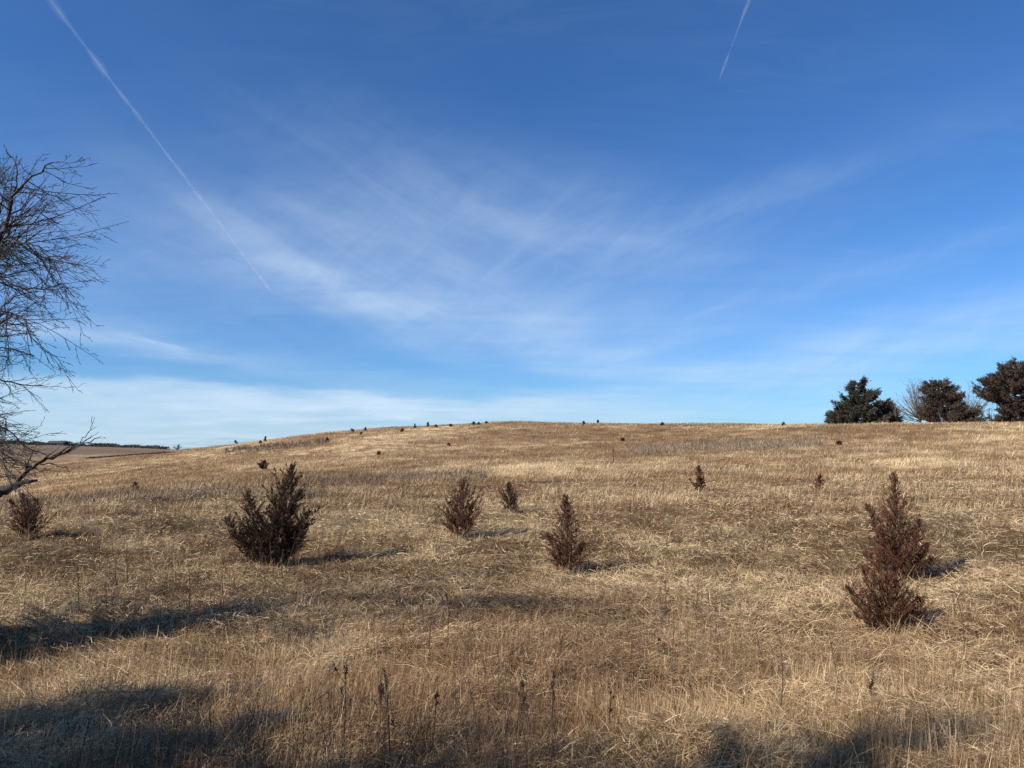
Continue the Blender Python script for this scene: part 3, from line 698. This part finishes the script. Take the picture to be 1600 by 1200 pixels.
# bare bush on the far horizon
far_b = crest(279, 150, 420); k = far_b[1]/F
rb = empty('bare_bush', far_b, 'bare round bush on the horizon where the left field meets the hill', 'bush'); T = Tubes()
for i in range(26):
    a = rng.uniform(0, 6.28); el = R(rng.uniform(25, 80)); dd = np.array([math.cos(a)*math.cos(el), math.sin(a)*math.cos(el), math.sin(el)])
    q = np.linspace(0, 1, 5)[:, None]; grow(T, far_b + dd*k*9*q + rv(.05)*q, .06, .03, 1, 2, dd, .6, .8, minr=.03, lenf=.4)
T.build('branches', M_BARK, rb)

# steel post
pb = hit(958.5, 726); pt = W(958.5, 699, pb[1]); k = pb[1]/F
M_RUST = bark_mat('rusty_steel', (.09, .055, .04), (.16, .10, .07), 9, .7)
post = empty('fence_post', pb, 'single thin rusty steel post standing upright in the middle of the hill', 'post')
V, Q = box(pb[0]-.045, pb[0]+.045, pb[1]-.006, pb[1]+.006, pb[2]-.15, pt[2]); v2, q2 = box(pb[0]-.006, pb[0]+.006, pb[1]+.006, pb[1]+.05, pb[2]-.15, pt[2]-.004)
mesh_obj('post_shaft', np.vstack([V, v2]), np.vstack([Q, q2+8]), M_RUST, post)
V, Q = box(pb[0]-.06, pb[0]+.06, pb[1]-.012, pb[1]+.0, pt[2]-.35, pt[2]-.26); mesh_obj('clip_plate', V-np.array([0, .003, 0]), Q, M_RUST, post)

# ------------------------------------------------------------------ individual dead weeds
WG = 'dark dead weed stalks standing in the foreground grass'
weeds = [ # base px,py, head px,py, kind, label
 (675,1192, 683,1087,'ball','dead stalk with one round black seed head, bottom centre left'),
 (610,1199, 604,1070,'spike','tallest dark stalk of the bottom centre cluster'),
 (594,1145, 595,1078,'spike','shorter dark stalk touching the left of the tallest one'),
 (535,1180, 539,1050,'spike','thin many branched stalk left of the tallest dark stalk'),
 (673,1030, 676,958,'thin','slender stalk standing in bright grass below the middle cedars'),
 (699,1016, 699,936,'spike','slender stalk with a dark spike right of its pale neighbour'),
 (661,985, 660,947,'ball','short stalk with a small dark head below the rusty cedar'),
 (442,912, 442,860,'thin','thin stalk in front of the large forked cedar'),
 (868,1157, 865,1067,'spike','stiff black spike with forked top, bottom centre'),
 (819,1132, 817,1072,'spike','short black spike left of the stiff forked one'),
 (970,1095, 970,1070,'spike','small dark spike in pale grass, lower centre right'),
 (951,1138, 954,1084,'ball','bent stalk with a ragged black head beside the small spike'),
 (876,1018, 876,994,'spike','short black spike directly below the sparse cedar'),
 (851,1042, 851,1027,'ball','tiny round dark head left of the short black spike'),
 (1029,1025, 1029,1000,'ball','dark head, left one of two close together right of centre'),
 (1038,1028, 1038,1008,'ball','dark head, right one of two close together right of centre'),
 (1197,1044, 1182,982,'thin','leaning thin stalk, right of centre, tip to the left'),
 (1366,1112, 1363,1064,'spike','dark knobbly stalk above the long shadow at right'),
 (1313,1081, 1296,993,'thin','long leaning stalk below left of the low red cedar'),
 (181,925, 181,877,'ball','dark headed weed above the shade patch at left'),
 (200,915, 198,870,'spike','dark spiky weed just right of the dark headed one at left'),
 (122,945, 122,904,'ball','dark weed at the upper edge of the left shade patch'),
 (166,965, 166,932,'spike','short black spike inside the left shade patch'),
 (228,1040, 227,1007,'ball','knobbly black head on a stalk in the left foreground'),
 (70,1080, 64,960,'thin','tall thin stalk near the left edge of the foreground'),
 (290,1010, 296,900,'thin','tall thin stalk right of the left shade patch'),
 (350,1010, 348,905,'thin','tall thin stalk below left of the large forked cedar'),
 (1040,960, 1040,915,'spike','brown weed in the middle right field left of the low cedar'),
 (1086,965, 1090,925,'thin','thin brown weed midway between centre and the low cedar'),
 (1218,1120, 1218,1000,'thin','tall thin brown stalk in the lower right field'),
 (1505,1040, 1492,925,'thin','pale leaning stalk right of the low red cedar'),
]
def weed(bx, by, hx, hy, kind, label):
    b = hit(bx, by); top = W(hx, hy, b[1]); H = np.linalg.norm(top-b); k = b[1]/F
    root = empty('dead_weed', b, label, 'weed', WG); T = Tubes(); q = np.linspace(0, 1, 7)
    bow = rv(.03*H); bow[1] *= .5
    st = b + (top-b)*q[:, None] + bow*(4*q*(1-q))[:, None]; st[0][2] -= .03
    T.add(st, np.linspace(.0042, .0022, 7)*max(1, k/.0055), 4)
    heads = [(st[-1], nrm(st[-1]-st[-2]))]
    nb = {'spike': 4, 'ball': 2, 'thin': 5}[kind]
    for i in range(nb):
        s = rng.uniform(.45, .92); p = np.array([np.interp(s, q, st[:, j]) for j in range(3)]); d = nrm(nrm(top-b)*1.1+rv(.45)); l = H*rng.uniform(.1, .24)
        e = p+d*l; T.add([p, p+d*l*.55+[0, 0, -.004], e], [.0026, .002, .0016], 3)
        if kind != 'thin' or rng.random() < .5: heads.append((e, nrm(d+[0, 0, .6])))
    T.build('stem', M_WEED, root, np.array([.085, .055, .04]))
    for hi_, (p, d) in enumerate(heads):
        n = {'spike': 46, 'ball': 40, 'thin': 12}[kind]; s = (1 if hi_ == 0 else .6)
        L = {'spike': .075, 'ball': .018, 'thin': .04}[kind]*s*max(1, min(1.6, k/.006))
        w = rng.random(n)
        PP = p + d*((w-.3)*L)[:, None] + rng.normal(0, {'spike': .0035, 'ball': .006, 'thin': .003}[kind]*s, (n, 3))
        DD = unit(d*.5+rng.normal(0, .7, (n, 3))); V, Q = slivers(PP, DD, rng.uniform(.008, .018, n), rng.uniform(.004, .008, n))
        c = np.array([.04, .028, .022] if kind != 'thin' else [.13, .085, .055])*(.6+.8*rng.random(n))[:, None]
        mesh_obj('seed_head', V, Q, M_WEED, root, np.repeat(c, 4, 0))
for w_ in weeds: weed(*w_)
# uncountable fine brown stems
def fine_stems(n):
    X, Y, r = scatter(n, 3.6, 38, 1.35, 38); m = fbm(X*.5, Y*.5, 101, 2) + .10*np.clip(-X/Y*1.6, -.5, 1)*(r < 11) + rng.normal(0, .05, n) > .46; X, Y, r = keep(m, X, Y, r); n = len(X); Z = ground(X, Y)
    d = unit(np.stack([rng.normal(.05, .13, n), rng.normal(0, .13, n), np.ones(n)], 1)); H = rng.uniform(.3, .75, n); root = np.stack([X, Y, Z], 1)
    c = np.array([.13, .08, .055])*(.5+1.0*rng.random(n))[:, None]; lod = np.clip(r/8, 1, 3)
    parts = [blades(root, d, rng.normal(0, .08, (n, 3)), H, .0034*lod, c, 3, 1.)]
    for k in range(3):
        s = rng.uniform(.5, .95, n); p = root+d*(H*s)[:, None]; dd = unit(d+rng.normal(0, .4, (n, 3)))
        parts.append(blades(p, dd, rng.normal(0, .1, (n, 3)), H*rng.uniform(.08, .2, n), .0026*lod, c, 2, 1.))
    i = rng.integers(0, n, n*7); s = rng.uniform(.75, 1.02, n*7); p = root[i]+d[i]*(H[i]*s)[:, None]+rng.normal(0, .012, (n*7, 3))
    V, Q = slivers(p, unit(rng.normal(0, .6, (n*7, 3))+[0, 0, .5]), rng.uniform(.008, .02, n*7)*lod[i]**.7, rng.uniform(.003, .007, n*7)*lod[i]**.7)
    parts = [(a, f, cc) for a, f, cc in parts]+[(V, Q, np.repeat(c[i]*.7, 4, 0))]
    return join(parts)
V, Fc, C = fine_stems(7500)
tag(mesh_obj('dry_forbs', V, Fc, M_WEED, None, C), 'fine brown dead forb stems scattered through the grass', 'forbs', kind='stuff')

# ------------------------------------------------------------------ small things on the grass
def stone(px, py, size, label, col1, col2, name='stone', cat='stone', flat=.6):
    b = hit(px, py); rr = 10; V = []
    for i in range(rr):
        th = math.pi*(i+.5)/rr
        for j in range(14):
            a = 2*math.pi*j/14; s = size*(1+.28*(rng.random()-.5))
            V.append(b+[s*math.sin(th)*math.cos(a), .75*s*math.sin(th)*math.sin(a), size*flat*math.cos(th)+.05])
    V = np.array(V); Q = [[i*14+j, i*14+(j+1) % 14, (i+1)*14+(j+1) % 14, (i+1)*14+j] for i in range(rr-1) for j in range(14)]
    caps = [np.arange(14)[None, ::-1], (np.arange(14)+(rr-1)*14)[None]]
    o = mesh_obj(name, V-b, [np.array(Q)[:, ::-1]]+[c[:, ::-1] for c in caps], bark_mat(name+'_surface', col1, col2, 30), None, None, True); o.location = Vector(b)
    tag(o, label, cat)
stone(1551, 987, .035, 'pale white lump lying in the grass right of the low red cedar', (.5, .45, .38), (.75, .7, .62))
stone(1566, 1027, .022, 'smaller white chip in the grass below the pale lump at right', (.5, .45, .38), (.75, .7, .62))
b = hit(448, 1134); k = b[1]/F
log = empty('fallen_branch', b, 'pale weathered piece of branch lying in the foreground grass at left', 'branch'); T = Tubes()
e0 = hit(425, 1143)+[0, 0, .055]; e1 = hit(474, 1122)+[0, 0, .075]; q = np.linspace(0, 1, 7)[:, None]
T.add(e0*(1-q)+e1*q+np.array([0, 0, .015])*(4*q*(1-q)), [.004, .016, .024, .025, .022, .014, .004], 8); T.build('weathered_wood', bark_mat('weathered_wood', (.30, .25, .19), (.52, .45, .36), 40), log)
T = Tubes(); T.add([e1, e1+[.1, .05, .05], e1+[.22, .1, .14]], [.006, .005, .003], 4); T.build('twig', M_CBARK, log)
b = hit(1495, 1165)
lm = leaf_mat('yellow_leaf_skin', .3); u = np.linspace(0, 1, 7); V = []; Q = []
for i, s in enumerate(u):
    w = .034*math.sin(math.pi*min(1, s*.96+.02))**.8+.001
    V += [[(s-.5)*.10, -w, .012*math.cos(s*3)+.012], [(s-.5)*.10, 0, .004], [(s-.5)*.10, w, .014*math.cos(s*2)+.01]]
    if i: Q += [[3*i-3, 3*i-2, 3*i+1, 3*i], [3*i-2, 3*i-1, 3*i+2, 3*i+1]]
V = np.array(V); o = mesh_obj('fallen_leaf', V, np.array(Q), lm, None, np.tile([.62, .42, .15], (len(V), 1))); o.location = Vector(b+[0, 0, .12]); o.rotation_euler = (R(38), R(-8), R(15))
tag(o, 'single yellow fallen leaf lying in the grass at the bottom right', 'leaf')

# ------------------------------------------------------------------ trees beside the viewpoint that throw the foreground shade
def shade_cedar(x, y, H, reach, label, n=95):
    b = np.array([x, y, gz(x, y)])
    cedar(b, [((0, 0, -.1), (.3*random.uniform(-1, 1), 0, H), reach*1.15, n, 18)], label, .15, 2, (.25, .5), .14, 'cedars standing beside the viewpoint', 'mature_cedar', 'cedar tree', .06)
for (x, y, h, rr), l in zip([(-9.9, 7.2, 4.6, 1.15), (-13.5, -1.9, 8.7, 2.0), (-13.2, -0.9, 9.0, 2.1), (-11.9, -1.7, 8.7, 1.6)], ['short dark cedar beside the leafless tree, just outside the left edge of the frame', 'stout dark cedar left behind the broad one beside the viewpoint, outside the frame', 'broad dark cedar farthest left of the viewpoint, outside the frame', 'second dark cedar right of the broad one beside the viewpoint, outside the frame']): shade_cedar(x, y, h, rr, l)
def shade_bare(x, y, H, nl, spr, label):
    b = np.array([x, y, gz(x, y)]); root = empty('bare_tree', b, label, 'tree', 'leafless trees standing beside the viewpoint')
    T = Tubes(); q = np.linspace(0, 1, 12)[:, None]; tr = b + np.array([0, 0, H])*q + np.cumsum(rng.normal(0, .05, (12, 3)), 0)*(q > 0)
    T.add(tr, np.linspace(.14, .02, 12), 7); T.build('trunk', M_BARK, root); T = Tubes()
    for i in range(nl):
        u = .30+.68*(i+rng.random())/nl; a = i*2.4+rng.normal(0, .3); el = R(rng.uniform(20, 55)); o = np.array([np.interp(u, q[:, 0], tr[:, j]) for j in range(3)])
        d = np.array([math.cos(a)*math.cos(el), math.sin(a)*math.cos(el), math.sin(el)]); Lm = spr*(1.25-u)*rng.uniform(.8, 1.3); p = np.linspace(0, 1, 6)[:, None]
        grow(T, o+d*Lm*p+np.array([0, 0, .2*Lm])*p*p+np.cumsum(rng.normal(0, .05, (6, 3)), 0)*(p > 0), .045, .012, 0, 2, d*.4, .8, .22, minr=.007, lenf=.5, wob=.12)
    T.build('crown', M_BARK, root)
for (x, y, h, nl, sp_), l in zip([(-10.6, -1.6, 8.3, 36, 2.6), (-9.4, -1.5, 7.9, 36, 2.4), (-8.2, -1.5, 8.0, 36, 2.2), (-7.2, -1.1, 7.9, 48, 1.7), (-6.4, -.8, 8.4, 42, 1.3)],
    ['widest leafless tree beside the viewpoint, outside the frame', 'leafless tree right of the widest one beside the viewpoint, outside the frame', 'middle leafless tree of the five beside the viewpoint, outside the frame',
     'leafless tree second nearest to the viewpoint, outside the frame', 'slender leafless tree nearest to the viewpoint, outside the frame']): shade_bare(x, y, h, nl, sp_, l)

# ------------------------------------------------------------------ contrails (real tubes of thin cloud nine kilometres up)
def contrail(p0, p1, w0, w1, label, dens):
    ALT = 9000.0
    def pt(p): d = ray(*p); return d*(ALT/d[2])
    a, b = pt(p0), pt(p1); c = empty('contrail', tuple(b), label, 'contrail', None)
    for nm, f, dn in (('core', .5, 1.0), ('veil', 1.2, .22)):
        m, nt, out = newmat('ice_cloud_'+nm); v = nt.nodes.new('ShaderNodeVolumeScatter'); v.inputs['Color'].default_value = (1, 1, 1, 1); v.inputs['Density'].default_value = dens*dn
        nt.links.new(v.outputs[0], out.inputs['Volume'])
        T = Tubes(); n = 90; q = np.linspace(0, 1, n)
        P = a*(1-q)[:, None]+b*q[:, None]; s = np.linspace(0, np.linalg.norm(b-a), n)
        da = np.linalg.norm(a)/F; db = np.linalg.norm(b)/F
        rad = .5*f*(w0*da*(1-q)**1.3+w1*db*(1-(1-q)**1.3)); rad *= (.35+1.2*vn(s*.0021, s*0+f, 3))*np.minimum(1, (1-q)*14+.12)
        P = P + np.stack([(vn(s*.0007, s*0, 4)-.5)*w0*da*.35, (vn(s*.0007, s*0, 5)-.5)*w0*da*.35, s*0], 1)*(1-q)[:, None]
        T.add(P, rad, 10)
        k = 10; last = T.n
        V = np.vstack(T.v); fs = [np.vstack(T.f), np.arange(k)[None, ::-1], (np.arange(k)+last-k)[None]]
        mesh_obj(nm, V, fs, m, c)
contrail((60, -25), (427, 460), 8, 3.4, 'long faint white contrail slanting down from the top left corner', .0009)
contrail((1180, -25), (1119, 137), 4.6, 2.2, 'short thin white contrail at the top right of the sky', .0022)

# ------------------------------------------------------------------ world: sky with cirrus
w = bpy.data.worlds.new('World'); S.world = w; w.use_nodes = True; nt = w.node_tree; nt.nodes.clear()
N = nt.nodes.new; Lk = nt.links.new
out = N('ShaderNodeOutputWorld'); bg = N('ShaderNodeBackground'); sky = N('ShaderNodeTexSky')
sky.sky_type = 'NISHITA'; sky.sun_disc = False; sky.sun_elevation = R(SUN_EL)
sunv = np.array([-SUN_DIR[0], -SUN_DIR[1]]); sky.sun_rotation = math.atan2(sunv[0], sunv[1]) % (2*math.pi)
sky.altitude = 300; sky.air_density = 1.0; sky.dust_density = .35; sky.ozone_density = 3.2
SKY_STR = .087
hs = N('ShaderNodeVectorMath'); hs.operation = 'MULTIPLY'; hs.inputs[1].default_value = (.465, .84, 1.27)
Lk(sky.outputs[0], hs.inputs[0])
tc = N('ShaderNodeTexCoord')
def mth(op, a, b=None, c=None, clamp=False):
    n = N('ShaderNodeMath'); n.operation = op; n.use_clamp = clamp
    for i, v in enumerate((a, b, c)):
        if v is None: continue
        if isinstance(v, (int, float)): n.inputs[i].default_value = v
        else: Lk(v, n.inputs[i])
    return n.outputs[0]
sx = N('ShaderNodeSeparateXYZ'); Lk(tc.outputs['Generated'], sx.inputs[0]); dx, dy, dz = sx.outputs
AZ = mth('ARCTAN2', dx, dy); EL = mth('ARCSINE', dz)
# domain warp for ragged wisps
zc = mth('MAXIMUM', mth('ADD', dz, .06), .03)
cu = mth('DIVIDE', dx, zc); cv = mth('DIVIDE', dy, zc)
cb = N('ShaderNodeCombineXYZ'); Lk(cu, cb.inputs[0]); Lk(cv, cb.inputs[1])
wn = N('ShaderNodeTexNoise'); wn.inputs['Scale'].default_value = .8; wn.inputs['Detail'].default_value = 4; Lk(cb.outputs[0], wn.inputs['Vector'])
ws = N('ShaderNodeSeparateXYZ'); Lk(wn.outputs['Color'], ws.inputs[0])
AZw = mth('MULTIPLY_ADD', mth('SUBTRACT', ws.outputs[0], .5), .22, AZ); ELw = mth('MULTIPLY_ADD', mth('SUBTRACT', ws.outputs[1], .5), .07, EL)
def streak(scale, sxy, rot, det, rough, lo, hi, dist=0.0, seed=0.0):
    mp = N('ShaderNodeMapping'); mp.inputs['Rotation'].default_value = (0, 0, R(rot)); mp.inputs['Scale'].default_value = (sxy[0], sxy[1], 1); mp.inputs['Location'].default_value = (seed, seed*.7, 0)
    Lk(cb.outputs[0], mp.inputs[0]); n = N('ShaderNodeTexNoise'); n.inputs['Scale'].default_value = scale; n.inputs['Detail'].default_value = det; n.inputs['Roughness'].default_value = rough; n.inputs['Distortion'].default_value = dist
    Lk(mp.outputs[0], n.inputs['Vector']); mr = N('ShaderNodeMapRange'); mr.interpolation_type = 'SMOOTHSTEP'
    mr.inputs[1].default_value = lo; mr.inputs[2].default_value = hi; Lk(n.outputs['Fac'], mr.inputs[0]); return mr.outputs[0]
s1 = streak(1.1, (.6, 1.3), 28, 8, .55, .30, .75, .7, 2.0); s2 = streak(5.0, (.5, 1.3), 50, 8, .62, .28, .78, .9, 5.0)
cb2 = N('ShaderNodeCombineXYZ'); Lk(AZ, cb2.inputs[0]); Lk(EL, cb2.inputs[1])
def fib(rot, sc, lo, hi, seed, asp=5.0, dist=.5):
    m0 = N('ShaderNodeMapping'); m0.inputs['Rotation'].default_value = (0, 0, R(rot)); Lk(cb2.outputs[0], m0.inputs[0])
    mp = N('ShaderNodeMapping'); mp.inputs['Scale'].default_value = (1, asp, 1); mp.inputs['Location'].default_value = (seed, seed*.3, 0); Lk(m0.outputs[0], mp.inputs[0])
    n = N('ShaderNodeTexNoise'); n.inputs['Scale'].default_value = sc; n.inputs['Detail'].default_value = 9; n.inputs['Roughness'].default_value = .6; n.inputs['Distortion'].default_value = dist
    Lk(mp.outputs[0], n.inputs['Vector']); mr = N('ShaderNodeMapRange'); mr.interpolation_type = 'SMOOTHSTEP'; mr.inputs[1].default_value = lo; mr.inputs[2].default_value = hi
    Lk(n.outputs['Fac'], mr.inputs[0]); return mr.outputs[0]
fl = fib(24, 3.6, .30, .74, 1.0); fr = fib(-14, 4.2, .30, .76, 3.0); ff = fib(-34, 9.0, .30, .80, 6.0, 3.0, .8)
side = mth('MULTIPLY_ADD', AZ, 3.0, .35, clamp=True)
dirtex = mth('ADD', mth('MULTIPLY', fl, mth('SUBTRACT', 1.0, side)), mth('MULTIPLY', fr, side))
tex = mth('ADD', mth('ADD', mth('MULTIPLY', s1, .34), mth('MULTIPLY', dirtex, .46)), mth('MULTIPLY', ff, .22))
def ang(px, py):
    d = ray(px, py); d = d/np.linalg.norm(d); return math.atan2(d[0], d[1]), math.asin(d[2])
LOBES = [ # px, py, rx, ry, tilt (down to the right +), strength, texture share
 (180, 650, 520, 34, 0, .62, .25), (470, 628, 420, 22, 3, .38, .35), (330, 556, 420, 18, 7, .24, .5), (270, 529, 42, 6, 12, .20, .3), (150, 510, 200, 26, 4, .22, .6),
 (520, 440, 190, 30, 24, .22, .8), (640, 460, 300, 55, 18, .22, .6), (860, 500, 340, 80, 8, .21, .6), (760, 320, 240, 80, 10, .19, .7), (700, 420, 500, 120, 5, .12, .5), (960, 370, 280, 46, -6, .12, .9),
 (1095, 488, 60, 12, -28, .10, .6), (1400, 400, 220, 22, -8, .13, .9), (1330, 560, 300, 40, -10, .24, .8), (1050, 575, 300, 26, 6, .22, .7), (820, 640, 700, 20, 1, .30, .4), (250, 690, 1100, 16, 0, .5, .1), (140, 400, 230, 90, 0, .15, .6), (560, 250, 240, 80, 15, .07, .9), (480, 350, 90, 20, 25, .12, .6),
 (1500, 500, 260, 60, -8, .12, .8), (1200, 300, 260, 30, -14, .10, .9)]
acc = None
for (px, py, rx, ry, tl, st, tx) in LOBES:
    a0, e0_ = ang(px, py); ca, sa = math.cos(R(tl)), math.sin(R(tl)); fx = F/rx*.93; fy = F/ry
    da = mth('SUBTRACT', AZw, a0); de = mth('SUBTRACT', ELw, e0_)
    u_ = mth('MULTIPLY_ADD', da, ca*fx, mth('MULTIPLY', de, -sa*fx)); v_ = mth('MULTIPLY_ADD', da, sa*fy, mth('MULTIPLY', de, ca*fy))
    g = mth('POWER', 2.718, mth('MULTIPLY', mth('MULTIPLY_ADD', u_, u_, mth('MULTIPLY', v_, v_)), -1.0))
    g = mth('MULTIPLY', g, mth('MULTIPLY_ADD', tex, st*tx*1.5, st*(1-tx)))
    acc = g if acc is None else mth('ADD', acc, g)
wide = mth('MULTIPLY', mth('MULTIPLY', s1, s2), .04)
acc = mth('MINIMUM', mth('ADD', acc, wide), .93)
mix = N('ShaderNodeMixRGB'); Lk(acc, mix.inputs[0]); Lk(hs.outputs[0], mix.inputs[1]); mix.inputs[2].default_value = (6.2, 7.6, 9.2, 1)
Lk(mix.outputs[0], bg.inputs[0]); bg.inputs['Strength'].default_value = SKY_STR; Lk(bg.outputs[0], out.inputs[0])

# ------------------------------------------------------------------ sun, camera, output
sl = bpy.data.lights.new('sun', 'SUN'); sl.energy = 5.0; sl.angle = R(.53); sl.color = (1, .93, .83)
so = bpy.data.objects.new('sun', sl); COL.objects.link(so)
ld = Vector((SUN_DIR[0]*math.cos(R(SUN_EL)), SUN_DIR[1]*math.cos(R(SUN_EL)), -math.sin(R(SUN_EL)))); so.rotation_euler = ld.to_track_quat('-Z', 'Y').to_euler(); so.location = (-20, -15, 30)
cam = bpy.data.cameras.new('camera'); cam.sensor_width = 36; cam.lens = 36*F/1600; cam.clip_start = .1; cam.clip_end = 120000
co = bpy.data.objects.new('camera', cam); COL.objects.link(co); co.location = (0, 0, 0); co.rotation_euler = (R(90)+PITCH, 0, 0); S.camera = co
S.view_settings.view_transform = 'Standard'; S.view_settings.look = 'None'; S.view_settings.exposure = .3; S.view_settings.gamma = 1
S.cycles.volume_bounces = 1; S.cycles.max_bounces = 6; S.cycles.transparent_max_bounces = 8
